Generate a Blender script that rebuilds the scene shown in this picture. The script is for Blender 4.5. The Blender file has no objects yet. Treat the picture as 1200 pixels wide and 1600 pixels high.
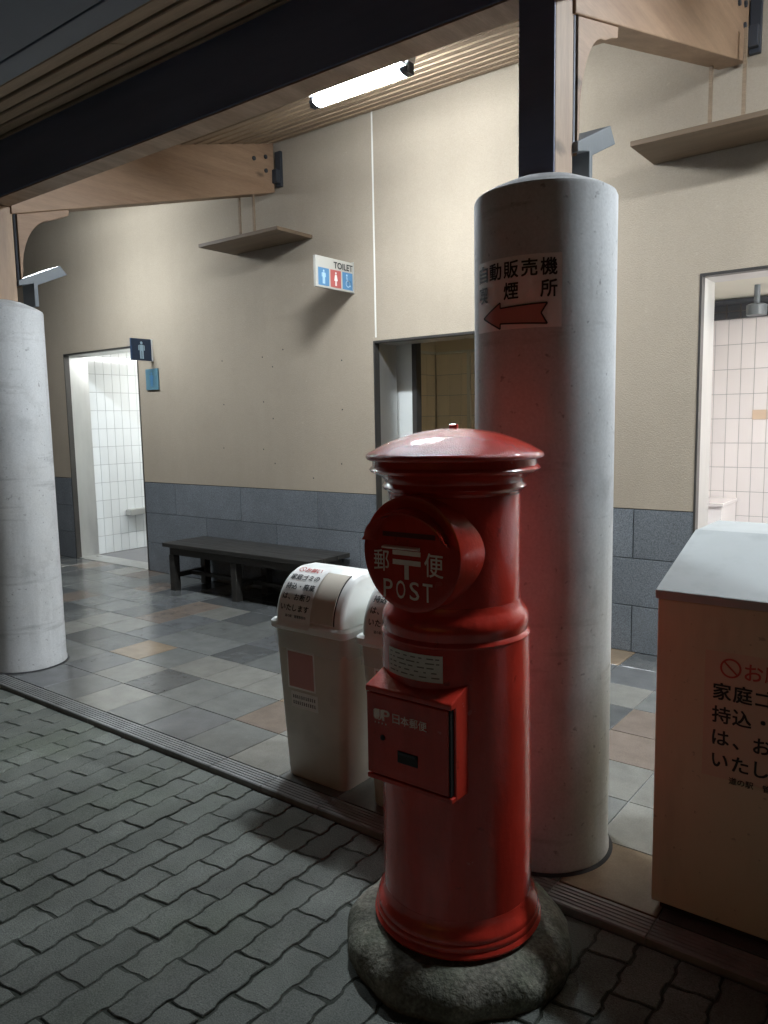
import bpy, bmesh, math, random
from mathutils import Matrix, Vector
random.seed(7)
PI = math.pi
S = bpy.context.scene
COL = S.collection
cosd = lambda a: math.cos(math.radians(a))
sind = lambda a: math.sin(math.radians(a))

# ------------------------------------------------------------------ camera
HC = 1.4012                                   # eye height above the tiled floor
PITCH, YAW, ROLL, FPX = 0.118, -0.655, -0.0186, 1198.3
cd = bpy.data.cameras.new('camera')
cam = bpy.data.objects.new('camera', cd)
COL.objects.link(cam)
F = Vector((math.sin(YAW)*math.cos(PITCH), math.cos(YAW)*math.cos(PITCH), -math.sin(PITCH)))
R = F.cross(Vector((0, 0, 1))).normalized()
U = R.cross(F)
R2 = math.cos(ROLL)*R + math.sin(ROLL)*U
U2 = -math.sin(ROLL)*R + math.cos(ROLL)*U
mw = Matrix((R2, U2, -F)).transposed().to_4x4()
mw.translation = (0, 0, HC)
cam.matrix_world = mw
cd.sensor_fit = 'VERTICAL'
cd.sensor_height = 24
cd.lens = FPX/1600*24
cd.clip_start = 0.05
cd.clip_end = 400
S.camera = cam

# ------------------------------------------------------------------ night sky, exposure
SKY_STRENGTH = 0.0096
TUBE = 540.0
w = bpy.data.worlds.new('World')
S.world = w
w.use_nodes = True
nt = w.node_tree
bgn = nt.nodes['Background']
sky = nt.nodes.new('ShaderNodeTexSky')
sky.sky_type = 'NISHITA'
sky.sun_disc = False
sky.sun_elevation = math.radians(2.5)
sky.sun_rotation = math.radians(180)
sky.air_density = 1.0
sky.dust_density = 3.0
nt.links.new(sky.outputs[0], bgn.inputs[0])
bgn.inputs[1].default_value = SKY_STRENGTH
S.view_settings.view_transform = 'Standard'
S.view_settings.look = 'None'
S.view_settings.exposure = 0.0
S.view_settings.gamma = 1.0
S.view_settings.use_curve_mapping = False
S.cycles.use_denoising = True
S.cycles.max_bounces = 10
S.cycles.diffuse_bounces = 5
S.cycles.sample_clamp_indirect = 6.0

# ------------------------------------------------------------------ materials
def mat(name, col, rough=0.6, var=0.12, vscale=3.0, grain=0.0, gscale=180.0, bump=0.0, bscale=60.0,
        metal=0.0, coat=0.0, spec=0.5, rnd=0.0, stretch=(1, 1, 1), rvar=0.0, tint=None, emis=None, estr=0.0, alpha=1.0, hue=None):
    m = bpy.data.materials.new(name)
    m.use_nodes = True
    t = m.node_tree
    N, L = t.nodes, t.links
    b = N['Principled BSDF']
    b.inputs['Roughness'].default_value = rough
    b.inputs['Metallic'].default_value = metal
    b.inputs['Specular IOR Level'].default_value = spec
    b.inputs['Coat Weight'].default_value = coat
    b.inputs['Coat Roughness'].default_value = 0.12
    b.inputs['Alpha'].default_value = alpha
    if emis:
        b.inputs['Emission Color'].default_value = (*emis, 1)
        b.inputs['Emission Strength'].default_value = estr
    geo = N.new('ShaderNodeNewGeometry')
    mp = N.new('ShaderNodeMapping')
    mp.inputs['Scale'].default_value = stretch
    L.new(geo.outputs['Position'], mp.inputs['Vector'])
    def noise(sc, det=4, ro=0.6):
        n = N.new('ShaderNodeTexNoise')
        n.inputs['Scale'].default_value = sc
        n.inputs['Detail'].default_value = det
        n.inputs['Roughness'].default_value = ro
        L.new(mp.outputs[0], n.inputs['Vector'])
        return n
    def mrange(src, lo, hi, a=0.25, z=0.75):
        r = N.new('ShaderNodeMapRange')
        r.inputs['From Min'].default_value = a
        r.inputs['From Max'].default_value = z
        r.inputs['To Min'].default_value = lo
        r.inputs['To Max'].default_value = hi
        L.new(src, r.inputs['Value'])
        return r.outputs[0]
    n1 = noise(vscale, 5, 0.62)
    f = mrange(n1.outputs['Fac'], 1-var, 1+var)
    def mul(a, b2):
        x = N.new('ShaderNodeMath'); x.operation = 'MULTIPLY'
        L.new(a, x.inputs[0]); L.new(b2, x.inputs[1])
        return x.outputs[0]
    if grain:
        g = noise(gscale, 2, 0.5)
        f = mul(f, mrange(g.outputs['Fac'], 1-grain, 1+grain, 0.3, 0.7))
    if rnd:
        oi = N.new('ShaderNodeObjectInfo')
        f = mul(f, mrange(oi.outputs['Random'], 1-rnd, 1+rnd, 0, 1))
    base = N.new('ShaderNodeRGB'); base.outputs[0].default_value = (*col, 1)
    csrc = base.outputs[0]
    if tint:
        n2 = noise(vscale*0.37, 4, 0.55)
        mx = N.new('ShaderNodeMix'); mx.data_type = 'RGBA'
        L.new(mrange(n2.outputs['Fac'], 0, 1, 0.45, 0.7), mx.inputs['Factor'])
        L.new(csrc, mx.inputs['A']); mx.inputs['B'].default_value = (*tint, 1)
        csrc = mx.outputs['Result']
    vm = N.new('ShaderNodeVectorMath'); vm.operation = 'SCALE'
    L.new(csrc, vm.inputs[0]); L.new(f, vm.inputs['Scale'])
    L.new(vm.outputs[0], b.inputs['Base Color'])
    if rvar:
        n3 = noise(vscale*1.7, 4, 0.6)
        L.new(mrange(n3.outputs['Fac'], max(0.02, rough-rvar), min(1, rough+rvar)), b.inputs['Roughness'])
    if bump:
        nb = noise(bscale, 4, 0.6)
        bp = N.new('ShaderNodeBump')
        bp.inputs['Strength'].default_value = bump
        bp.inputs['Distance'].default_value = 0.01
        L.new(nb.outputs['Fac'], bp.inputs['Height'])
        L.new(bp.outputs[0], b.inputs['Normal'])
    return m

M = {}
M['plaster'] = mat('plaster', (0.385, 0.322, 0.245), 0.9, 0.06, 1.3, grain=0.05, gscale=150, bump=0.35, bscale=140, tint=(0.35, 0.292, 0.222))
M['sealant'] = mat('sealant', (0.74, 0.72, 0.66), 0.7, 0.03)
M['granite'] = mat('granite', (0.155, 0.17, 0.185), 0.6, 0.10, 5, grain=0.42, gscale=150, bump=0.15, bscale=150, rnd=0.10)
M['gap'] = mat('dark_joint', (0.03, 0.03, 0.032), 0.9, 0.1)
M['steel'] = mat('brushed_steel', (0.62, 0.62, 0.60), 0.33, 0.06, 4, metal=0.85, rvar=0.08, stretch=(1, 1, 0.15))
M['darksteel'] = mat('dark_steel', (0.045, 0.05, 0.06), 0.5, 0.15, 6, metal=0.3)
M['greysteel'] = mat('grey_painted_steel', (0.125, 0.145, 0.16), 0.45, 0.10, 6, bump=0.05)
M['frame'] = mat('bronze_frame', (0.07, 0.065, 0.06), 0.4, 0.1, metal=0.5)
M['grout'] = mat('grout', (0.30, 0.31, 0.32), 0.9, 0.1)
M['wtile'] = mat('white_wall_tile', (0.80, 0.83, 0.83), 0.12, 0.02, rnd=0.035)
M['ptile'] = mat('pink_wall_tile', (0.82, 0.785, 0.78), 0.12, 0.02, rnd=0.03)
M['btile'] = mat('beige_wall_tile', (0.84, 0.73, 0.55), 0.2, 0.04, rnd=0.05)
M['cream'] = mat('cream_paint', (0.72, 0.70, 0.60), 0.8, 0.03)
M['roomfloor'] = mat('grey_room_floor', (0.20, 0.20, 0.21), 0.5, 0.1, 5, grain=0.2)
M['concrete'] = mat('column_concrete', (0.56, 0.57, 0.575), 0.8, 0.10, 3.5, grain=0.07, gscale=120, bump=0.05, bscale=50, tint=(0.53, 0.53, 0.52))
M['wood'] = mat('pine_beam', (0.36, 0.25, 0.175), 0.6, 0.26, 4, grain=0.10, gscale=40, bump=0.08, stretch=(6, 0.7, 6), tint=(0.29, 0.19, 0.125))
def knotty(m, rotx):
    t = m.node_tree; N, L = t.nodes, t.links
    mp = [n for n in N if n.bl_idname == 'ShaderNodeMapping'][0]
    mp.inputs['Rotation'].default_value = (rotx, 0, 0)
    geo = [n for n in N if n.bl_idname == 'ShaderNodeNewGeometry'][0]
    m2 = N.new('ShaderNodeMapping'); m2.inputs['Rotation'].default_value = (rotx, 0, 0); m2.inputs['Scale'].default_value = (5.5, 2.6, 5.5)
    L.new(geo.outputs['Position'], m2.inputs['Vector'])
    vo = N.new('ShaderNodeTexVoronoi'); vo.inputs['Scale'].default_value = 1.0
    nz = N.new('ShaderNodeTexNoise'); nz.inputs['Scale'].default_value = 8.0
    L.new(m2.outputs[0], nz.inputs['Vector'])
    ad = N.new('ShaderNodeVectorMath'); ad.operation = 'MULTIPLY_ADD'; ad.inputs[1].default_value = (0.12, 0.12, 0.12)
    L.new(nz.outputs['Color'], ad.inputs[0]); L.new(m2.outputs[0], ad.inputs[2])
    L.new(ad.outputs[0], vo.inputs['Vector'])
    r = N.new('ShaderNodeMapRange'); r.inputs['From Min'].default_value = 0.06; r.inputs['From Max'].default_value = 0.16; r.inputs['To Min'].default_value = 0.42; r.inputs['To Max'].default_value = 1.0
    L.new(vo.outputs['Distance'], r.inputs['Value'])
    bs = N['Principled BSDF']; src = bs.inputs['Base Color'].links[0].from_socket
    v = N.new('ShaderNodeVectorMath'); v.operation = 'SCALE'
    L.new(src, v.inputs[0]); L.new(r.outputs[0], v.inputs['Scale']); L.new(v.outputs[0], bs.inputs['Base Color'])
    return m
M['rafterwood'] = knotty(mat('pine_rafter', (0.33, 0.21, 0.128), 0.6, 0.16, 4, grain=0.08, gscale=40, bump=0.06, stretch=(7, 0.5, 7), tint=(0.275, 0.168, 0.10)), -math.atan(0.27))
M['postwood'] = knotty(mat('pine_post', (0.38, 0.265, 0.175), 0.6, 0.18, 4, grain=0.08, gscale=40, bump=0.06, stretch=(7, 7, 0.5), tint=(0.31, 0.215, 0.15)), 0.0)
M['board'] = mat('ceiling_board', (0.30, 0.215, 0.14), 0.65, 0.20, 4, grain=0.10, gscale=40, bump=0.06, stretch=(0.5, 6, 6), rnd=0.14)
M['shelfwood'] = mat('shelf_board', (0.15, 0.103, 0.064), 0.6, 0.22, 4, stretch=(0.5, 6, 6), bump=0.05)
M['navy'] = mat('dark_stained_beam', (0.17, 0.19, 0.29), 0.5, 0.15, 3, stretch=(0.4, 4, 4))
M['fascia'] = mat('grey_fascia', (0.085, 0.10, 0.13), 0.5, 0.1, 3)
M['benchwood'] = mat('dark_bench_wood', (0.035, 0.032, 0.028), 0.42, 0.25, 4, stretch=(0.5, 5, 5), rvar=0.08)
M['red'] = mat('red_gloss_paint', (0.57, 0.040, 0.024), 0.22, 0.06, 6, bump=0.14, bscale=55, coat=0.4, rvar=0.07)
M['redtop'] = mat('red_gloss_paint_dewy', (0.57, 0.040, 0.024), 0.24, 0.06, 6, bump=0.35, bscale=260, coat=0.5)
M['pink_letter'] = mat('faded_white_print', (0.92, 0.78, 0.72), 0.45, 0.12, 25)
M['stone'] = mat('mossy_stone', (0.20, 0.19, 0.155), 0.92, 0.35, 9, grain=0.35, gscale=110, bump=1.0, bscale=30, tint=(0.085, 0.105, 0.065))
M['slotshade'] = mat('slot_shade_red', (0.11, 0.012, 0.009), 0.6, 0.1)  # shade under the visor put into the slot's colour
M['black'] = mat('black_void', (0.012, 0.012, 0.012), 0.6, 0.1)
M['binplastic'] = mat('offwhite_plastic', (0.56, 0.51, 0.43), 0.38, 0.05, 5)
M['hood'] = mat('white_plastic', (0.78, 0.80, 0.77), 0.35, 0.03, 5)
M['bag'] = mat('clear_bag', (0.75, 0.78, 0.78), 0.15, 0.05, 8, bump=0.6, bscale=30, alpha=0.22)
M['boxbeige'] = mat('beige_enamel', (0.62, 0.57, 0.41), 0.5, 0.05, 3, rvar=0.05)
M['boxlid'] = mat('grey_lid', (0.40, 0.425, 0.425), 0.42, 0.06, 4, rvar=0.06)
M['paper'] = mat('white_paper', (0.80, 0.79, 0.76), 0.5, 0.03, 20)
M['film'] = mat('sticker_on_beige', (0.62, 0.48, 0.36), 0.4, 0.03)
M['ink'] = mat('black_ink', (0.012, 0.012, 0.015), 0.5, 0.1)
M['redink'] = mat('red_ink', (0.42, 0.035, 0.03), 0.5, 0.1)
M['redpale'] = mat('pale_red_print', (0.46, 0.20, 0.175), 0.5, 0.1)
M['redhead'] = mat('red_heading', (0.50, 0.085, 0.07), 0.5, 0.1)
M['pinkprint'] = mat('pink_print', (0.52, 0.24, 0.22), 0.5, 0.1)
M['greyink'] = mat('grey_ink', (0.22, 0.21, 0.20), 0.5, 0.1)
M['signblue'] = mat('sign_blue', (0.085, 0.22, 0.39), 0.35, 0.04)
M['signred'] = mat('sign_red', (0.42, 0.10, 0.09), 0.35, 0.04)
M['signnavy'] = mat('sign_navy', (0.012, 0.035, 0.085), 0.35, 0.06)
M['signteal'] = mat('sign_teal', (0.10, 0.20, 0.25), 0.35, 0.08, 12)
M['signwhite'] = mat('sign_white', (0.74, 0.74, 0.71), 0.4, 0.03)
M['signpanel'] = mat('sign_panel', (0.47, 0.45, 0.40), 0.4, 0.04)
M['signpale'] = mat('sign_pale_blue', (0.40, 0.58, 0.72), 0.4, 0.03)
M['tube'] = mat('lit_tube', (0.9, 0.9, 0.9), 0.5, 0.0, emis=(0.85, 0.93, 1.0), estr=TUBE)
M['tube_old'] = mat('lit_tube_old', (0.9, 0.9, 0.9), 0.5, 0.0, emis=(0.84, 0.93, 1.0), estr=TUBE*0.7)
M['tube_bright'] = mat('lit_tube_new', (0.9, 0.9, 0.9), 0.5, 0.0, emis=(0.85, 0.93, 1.0), estr=TUBE*1.0)
M['roomlight'] = mat('lit_panel', (0.9, 0.9, 0.9), 0.5, 0.0, emis=(0.97, 0.985, 1.0), estr=40.0)
M['roomlight_warm'] = mat('lit_panel_warm', (0.9, 0.9, 0.9), 0.5, 0.0, emis=(0.97, 0.98, 1.0), estr=110.0)
M['paver'] = mat('concrete_paver', (0.163, 0.176, 0.157), 0.85, 0.2, 7, grain=0.32, gscale=260, bump=0.4, bscale=220, rnd=0.13, tint=(0.128, 0.145, 0.118))
M['sand'] = mat('joint_sand', (0.046, 0.053, 0.042), 0.95, 0.3, 30, grain=0.3)
M['asphalt'] = mat('asphalt', (0.05, 0.05, 0.05), 0.9, 0.2, 4, grain=0.3)
def overlay(m, scale, ns, a, z, lo, hi=1.0, det=4, rough=None):
    """stain layer: noise in its own stretched space multiplies the base colour"""
    t = m.node_tree; N, L = t.nodes, t.links
    geo = [n for n in N if n.bl_idname == 'ShaderNodeNewGeometry'][0]
    mp = N.new('ShaderNodeMapping'); mp.inputs['Scale'].default_value = scale
    mp.inputs['Location'].default_value = (random.uniform(0, 9), random.uniform(0, 9), random.uniform(0, 9))
    L.new(geo.outputs['Position'], mp.inputs['Vector'])
    n = N.new('ShaderNodeTexNoise'); n.inputs['Scale'].default_value = ns; n.inputs['Detail'].default_value = det; n.inputs['Roughness'].default_value = 0.6
    L.new(mp.outputs[0], n.inputs['Vector'])
    r = N.new('ShaderNodeMapRange'); r.inputs['From Min'].default_value = a; r.inputs['From Max'].default_value = z
    r.inputs['To Min'].default_value = lo; r.inputs['To Max'].default_value = hi
    L.new(n.outputs['Fac'], r.inputs['Value'])
    bs = N['Principled BSDF']; src = bs.inputs['Base Color'].links[0].from_socket
    v = N.new('ShaderNodeVectorMath'); v.operation = 'SCALE'
    L.new(src, v.inputs[0]); L.new(r.outputs[0], v.inputs['Scale']); L.new(v.outputs[0], bs.inputs['Base Color'])
    return m
overlay(M['concrete'], (1.2, 1.2, 9), 1.6, 0.30, 0.42, 0.72)          # pour lines
overlay(M['concrete'], (1, 1, 1), 5.0, 0.30, 0.45, 0.80)              # blotches
overlay(M['concrete'], (1, 1, 1), 38, 0.25, 0.34, 0.55, det=2)        # pits
overlay(M['concrete'], (5, 5, 0.6), 2.0, 0.32, 0.50, 0.85)            # runs
overlay(M['plaster'], (5, 5, 0.35), 1.3, 0.30, 0.55, 0.97)            # faint runs
overlay(M['plaster'], (1, 1, 1), 22, 0.70, 0.76, 1.0, 1.13, det=3)    # rubbed spots
overlay(M['plaster'], (1, 1, 1), 60, 0.24, 0.30, 0.75, det=2)         # pin holes
overlay(M['granite'], (1, 1, 1), 3.0, 0.30, 0.60, 0.85)
overlay(M['red'], (1, 1, 1), 30, 0.26, 0.33, 0.60, det=3)             # chips and specks
overlay(M['red'], (6, 6, 0.8), 2.5, 0.28, 0.55, 0.74)
overlay(M['red'], (1, 1, 1), 4.0, 0.35, 0.65, 0.84, 1.08)                 # weather runs
overlay(M['redtop'], (1, 1, 1), 14, 0.30, 0.50, 0.80)
overlay(M['paver'], (1, 1, 1), 2.2, 0.30, 0.60, 0.74)
overlay(M['paver'], (1, 1, 1), 55, 0.27, 0.36, 0.60, det=3)
overlay(M['stone'], (1, 1, 1), 16, 0.32, 0.52, 0.55)
overlay(M['boxbeige'], (4, 4, 0.7), 2.5, 0.28, 0.48, 0.86)
overlay(M['boxbeige'], (1, 1, 1), 45, 0.26, 0.31, 0.70, det=2)
overlay(M['boxlid'], (1, 1, 1), 9, 0.28, 0.50, 0.86)
overlay(M['binplastic'], (1, 1, 1), 7, 0.28, 0.50, 0.84)
overlay(M['hood'], (1, 1, 1), 12, 0.28, 0.42, 0.90)
overlay(M['paper'], (1, 1, 1), 14, 0.28, 0.50, 0.88)
overlay(M['benchwood'], (1, 8, 8), 3, 0.30, 0.60, 0.65)
overlay(M['steel'], (1, 1, 0.3), 6, 0.30, 0.60, 0.88)
FT = []
for nm, c in (('grey', (0.130, 0.134, 0.128)), ('slate', (0.085, 0.088, 0.087)), ('pale', (0.19, 0.187, 0.168)), ('sand', (0.24, 0.178, 0.118)),
              ('rose', (0.165, 0.132, 0.108)), ('blue', (0.112, 0.116, 0.118))):
    FT.append(mat('floor_tile_'+nm, c, 0.22, 0.20, 9, grain=0.10, bump=0.05, bscale=25, rnd=0.14, rvar=0.03))
M['nosing'] = mat('step_tile', (0.26, 0.265, 0.26), 0.5, 0.12, 6, rnd=0.12)
overlay(M['nosing'], (1, 1, 1), 9, 0.30, 0.55, 0.70)
M['roof'] = mat('roof_metal', (0.08, 0.085, 0.09), 0.6, 0.1)

# ------------------------------------------------------------------ mesh helpers
class MB:
    def __init__(self): self.v, self.f, self.m = [], [], []
    def poly(self, pts, mi=0):
        k = len(self.v); self.v += [tuple(p) for p in pts]; self.f.append(tuple(range(k, k+len(pts)))); self.m.append(mi); return self
    def box(self, x0, x1, y0, y1, z0, z1, mi=0):
        k = len(self.v)
        self.v += [(x0,y0,z0),(x1,y0,z0),(x1,y1,z0),(x0,y1,z0),(x0,y0,z1),(x1,y0,z1),(x1,y1,z1),(x0,y1,z1)]
        for q in ((0,3,2,1),(4,5,6,7),(0,1,5,4),(1,2,6,5),(2,3,7,6),(3,0,4,7)):
            self.f.append(tuple(k+i for i in q)); self.m.append(mi)
        return self
    def prism(self, pts, axis, a, b, mi=0):
        # pts: 2D outline; axis 'x' -> (y,z), 'y' -> (x,z), 'z' -> (x,y)
        k = len(self.v); n = len(pts)
        def P(p, t): return {'x': (t, p[0], p[1]), 'y': (p[0], t, p[1]), 'z': (p[0], p[1], t)}[axis]
        self.v += [P(p, a) for p in pts] + [P(p, b) for p in pts]
        self.f.append(tuple(k+i for i in range(n))); self.m.append(mi)
        self.f.append(tuple(k+n+n-1-i for i in range(n))); self.m.append(mi)
        for i in range(n):
            j = (i+1) % n
            self.f.append((k+i, k+n+i, k+n+j, k+j)); self.m.append(mi)
        return self
    def lathe(self, prof, n=48, c=(0, 0, 0), axis='z', mi=0, caps=True):
        k = len(self.v)
        for r, z in prof:
            for i in range(n):
                a = 2*PI*i/n
                x, y = r*math.cos(a), r*math.sin(a)
                self.v.append((c[0]+x, c[1]+y, c[2]+z) if axis == 'z' else ((c[0]+x, c[1]-z, c[2]+y) if axis == 'y' else (c[0]+z, c[1]+x, c[2]+y)))
        for j in range(len(prof)-1):
            for i in range(n):
                i2 = (i+1) % n
                self.f.append((k+j*n+i, k+j*n+i2, k+(j+1)*n+i2, k+(j+1)*n+i)); self.m.append(mi)
        if caps:
            self.f.append(tuple(k+n-1-i for i in range(n))); self.m.append(mi)
            self.f.append(tuple(k+(len(prof)-1)*n+i for i in range(n))); self.m.append(mi)
        return self
    def loft(self, rings, mi=0, caps=True):
        k = len(self.v); n = len(rings[0])
        for r in rings: self.v += [tuple(p) for p in r]
        for j in range(len(rings)-1):
            for i in range(n):
                i2 = (i+1) % n
                self.f.append((k+j*n+i, k+j*n+i2, k+(j+1)*n+i2, k+(j+1)*n+i)); self.m.append(mi)
        if caps:
            self.f.append(tuple(k+n-1-i for i in range(n))); self.m.append(mi)
            self.f.append(tuple(k+(len(rings)-1)*n+i for i in range(n))); self.m.append(mi)
        return self
    def tube(self, pts, r, n=8, mi=0):
        rings = []
        for i, p in enumerate(pts):
            p = Vector(p)
            d = (Vector(pts[min(i+1, len(pts)-1)]) - Vector(pts[max(i-1, 0)])).normalized()
            u = d.orthogonal().normalized() if i == 0 else (u - d*u.dot(d)).normalized()
            v = d.cross(u)
            rings.append([p + (u*math.cos(2*PI*j/n) + v*math.sin(2*PI*j/n))*r for j in range(n)])
        return self.loft(rings, mi)
    def grid(self, nu, nv, fn, mi=0):
        k = len(self.v)
        for j in range(nv+1):
            for i in range(nu+1): self.v.append(tuple(fn(i/nu, j/nv)))
        for j in range(nv):
            for i in range(nu):
                a = k+j*(nu+1)+i
                self.f.append((a, a+1, a+nu+2, a+nu+1)); self.m.append(mi)
        return self
    def mesh(self, name, mats, smooth=False):
        me = bpy.data.meshes.new(name)
        me.from_pydata(self.v, [], self.f)
        for mm in (mats if isinstance(mats, (list, tuple)) else [mats]): me.materials.append(mm)
        if any(self.m): me.polygons.foreach_set('material_index', self.m)
        bm = bmesh.new(); bm.from_mesh(me)
        bmesh.ops.recalc_face_normals(bm, faces=bm.faces)
        bm.to_mesh(me); bm.free()
        if smooth:
            me.polygons.foreach_set('use_smooth', [True]*len(me.polygons))
            me.set_sharp_from_angle(angle=math.radians(38))
        me.update()
        return me
    def build(self, name, mats, parent=None, smooth=False, bevel=0.0, seg=2):
        o = link(name, self.mesh(name, mats, smooth), parent)
        if bevel:
            b = o.modifiers.new('edge', 'BEVEL'); b.width = bevel; b.segments = seg; b.limit_method = 'ANGLE'; b.angle_limit = math.radians(40)
            b.harden_normals = False
        return o

def link(name, me, parent=None):
    o = bpy.data.objects.new(name, me); COL.objects.link(o)
    if parent: o.parent = parent
    return o
def thing(name, label, cat, loc=(0, 0, 0), group=None):
    o = bpy.data.objects.new(name, None); COL.objects.link(o)
    o.empty_display_size = 0.1
    o.location = loc; o['label'] = label; o['category'] = cat; o['kind'] = 'thing'
    if group: o['group'] = group
    return o
def structure(o, label=None):
    o['kind'] = 'structure'
    if label: o['label'] = label
    return o
def copy_tree(o, parent=None):
    c = o.copy(); COL.objects.link(c)
    if parent: c.parent = parent
    for ch in list(o.children): copy_tree(ch, c)
    return c
def rrect(hx, hy, r, z, cx=0, cy=0, n=5):
    pts = []
    for (sx, sy, a0) in ((1, 1, 0), (-1, 1, 90), (-1, -1, 180), (1, -1, 270)):
        for i in range(n+1):
            a = a0+90*i/n
            pts.append((cx+sx*(hx-r)+r*cosd(a), cy+sy*(hy-r)+r*sind(a), z))
    return pts

# lettering: Blender's built-in face, turned into flat print and mapped on a surface
_tc = {}
def glyphs(s, bold=0.0):
    if (s, bold) not in _tc:
        c = bpy.data.curves.new('text', 'FONT'); c.body = s; c.resolution_u = 3; c.offset = bold
        o = bpy.data.objects.new('text', c); COL.objects.link(o)
        dg = bpy.context.evaluated_depsgraph_get()
        me = bpy.data.meshes.new_from_object(o.evaluated_get(dg))
        v = [(p.co.x, p.co.y) for p in me.vertices]
        f = [tuple(p.vertices) for p in me.polygons]
        bpy.data.objects.remove(o); bpy.data.meshes.remove(me); bpy.data.curves.remove(c)
        x0, x1 = min(p[0] for p in v), max(p[0] for p in v)
        y0, y1 = min(p[1] for p in v), max(p[1] for p in v)
        _tc[(s, bold)] = ([(p[0]-(x0+x1)/2, p[1]-(y0+y1)/2) for p in v], f, x1-x0, y1-y0)
    return _tc[(s, bold)]
class Print:
    """flat print in (u,v) metres; mapped afterwards"""
    def __init__(self): self.v, self.f, self.m = [], [], []
    def text(self, s, u, v, h=None, w=None, bold=0.012, mi=0):
        gv, gf, gw, gh = glyphs(s)
        sy = h/gh if h else w/gw
        sx = w/gw if w else sy
        e = bold*0.6
        for k_, (ex, ey) in enumerate(((-1, -1), (1, 1), (-1, 1), (1, -1)) if bold else ((0, 0),)):
            k = len(self.v)
            self.v += [(u+(p[0]+ex*e)*sx, v+(p[1]+ey*e)*sy, k_*0.00012) for p in gv]; self.f += [tuple(k+i for i in q) for q in gf]; self.m += [mi]*len(gf)
        return self
    def rect(self, u0, u1, v0, v1, mi=0):
        return self.poly([(u0, v0), (u1, v0), (u1, v1), (u0, v1)], mi)
    def poly(self, pts, mi=0):
        k = len(self.v); self.v += pts; self.f.append(tuple(range(k, k+len(pts)))); self.m.append(mi); return self
    def ring(self, u, v, r0, r1, mi=0, n=32):
        for i in range(n):
            a, b = 2*PI*i/n, 2*PI*(i+1)/n
            self.poly([(u+r0*math.cos(a), v+r0*math.sin(a)), (u+r1*math.cos(a), v+r1*math.sin(a)), (u+r1*math.cos(b), v+r1*math.sin(b)), (u+r0*math.cos(b), v+r0*math.sin(b))], mi)
        return self
    def disc(self, u, v, r, mi=0, n=20, sy=1.0):
        return self.poly([(u+r*math.cos(2*PI*i/n), v+sy*r*math.sin(2*PI*i/n)) for i in range(n)], mi)
    def build(self, name, mats, parent, fn, cutu=0.0, cutv=0.0):
        me = bpy.data.meshes.new(name)
        me.from_pydata([(p[0], p[1], p[2] if len(p) > 2 else 0) for p in self.v], [], self.f)
        for mm in (mats if isinstance(mats, (list, tuple)) else [mats]): me.materials.append(mm)
        me.polygons.foreach_set('material_index', self.m)
        bm = bmesh.new(); bm.from_mesh(me)
        for ax, st in ((0, cutu), (1, cutv)):
            if st:
                lo = min(p[ax] for p in self.v); hi = max(p[ax] for p in self.v)
                t = lo+st
                while t < hi:
                    co = [0, 0, 0]; no = [0, 0, 0]; co[ax] = t; no[ax] = 1
                    bmesh.ops.bisect_plane(bm, geom=bm.verts[:]+bm.edges[:]+bm.faces[:], plane_co=co, plane_no=no)
                    t += st
        e_ = 1e-4
        for vv in bm.verts:
            u, v, off = vv.co
            p0 = Vector(fn(u, v))
            if off:
                nn = (Vector(fn(u+e_, v))-p0).cross(Vector(fn(u, v+e_))-p0)
                if nn.length > 0: p0 += nn.normalized()*off
            vv.co = p0
        bm.to_mesh(me); bm.free()
        return link(name, me, parent)

def man(p, u, v, h, mi=0, skirt=False):
    p.disc(u, v+h*0.41, h*0.085, mi)
    if skirt:
        p.poly([(u-h*.10, v+h*.30), (u+h*.10, v+h*.30), (u+h*.2, v-h*.14), (u-h*.2, v-h*.14)], mi)
        p.rect(u-h*.09, u-h*.015, v-h*.5, v-h*.14, mi).rect(u+h*.015, u+h*.09, v-h*.5, v-h*.14, mi)
    else:
        p.rect(u-h*.13, u+h*.13, v-h*.05, v+h*.30, mi)
        p.poly([(u-h*.15, v+h*.30), (u-h*.15, v-h*.02), (u-h*.22, v-h*.02), (u-h*.22, v+h*.25)], mi)
        p.poly([(u+h*.15, v+h*.30), (u+h*.22, v+h*.25), (u+h*.22, v-h*.02), (u+h*.15, v-h*.02)], mi)
        p.rect(u-h*.13, u-h*.015, v-h*.5, v-h*.05, mi).rect(u+h*.015, u+h*.13, v-h*.5, v-h*.05, mi)

# ------------------------------------------------------------------ ground, pavers, tiled floor
g = MB().poly([(-150, -150, -0.12), (150, -150, -0.12), (150, 150, -0.12), (-150, 150, -0.12)]).build('ground', M['asphalt'])
structure(g)
YK0, YK1, YW = 1.948, 2.047, 4.43
ZP = -0.022
pav = MB().poly([(-12, -3, ZP-0.0045), (6, -3, ZP-0.0045), (6, YK0-0.002, ZP-0.0045), (-12, YK0-0.002, ZP-0.0045)]).build('pavement', M['sand'])
structure(pav)
PX, PYL = 0.1085, 0.2237
JB = (0.07, 0.43, 0.57, 0.93)
def jwave(y):                    # long joints: two jogs per stone, flat between short steps
    t = (y/(PYL/2)) % 1.0
    v = 1.0
    if t < .07: v = t/.07
    elif t > .93: v = -(1-t)/.07
    elif t < .43: v = 1.0
    elif t < .57: v = 1-(t-.43)/.07
    else: v = -1.0
    return 0.0040*v
SB = ((0, -0.0055), (0.36, -0.0042), (0.48, -0.0008), (0.62, 0.0044), (1, 0.0055))
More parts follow.
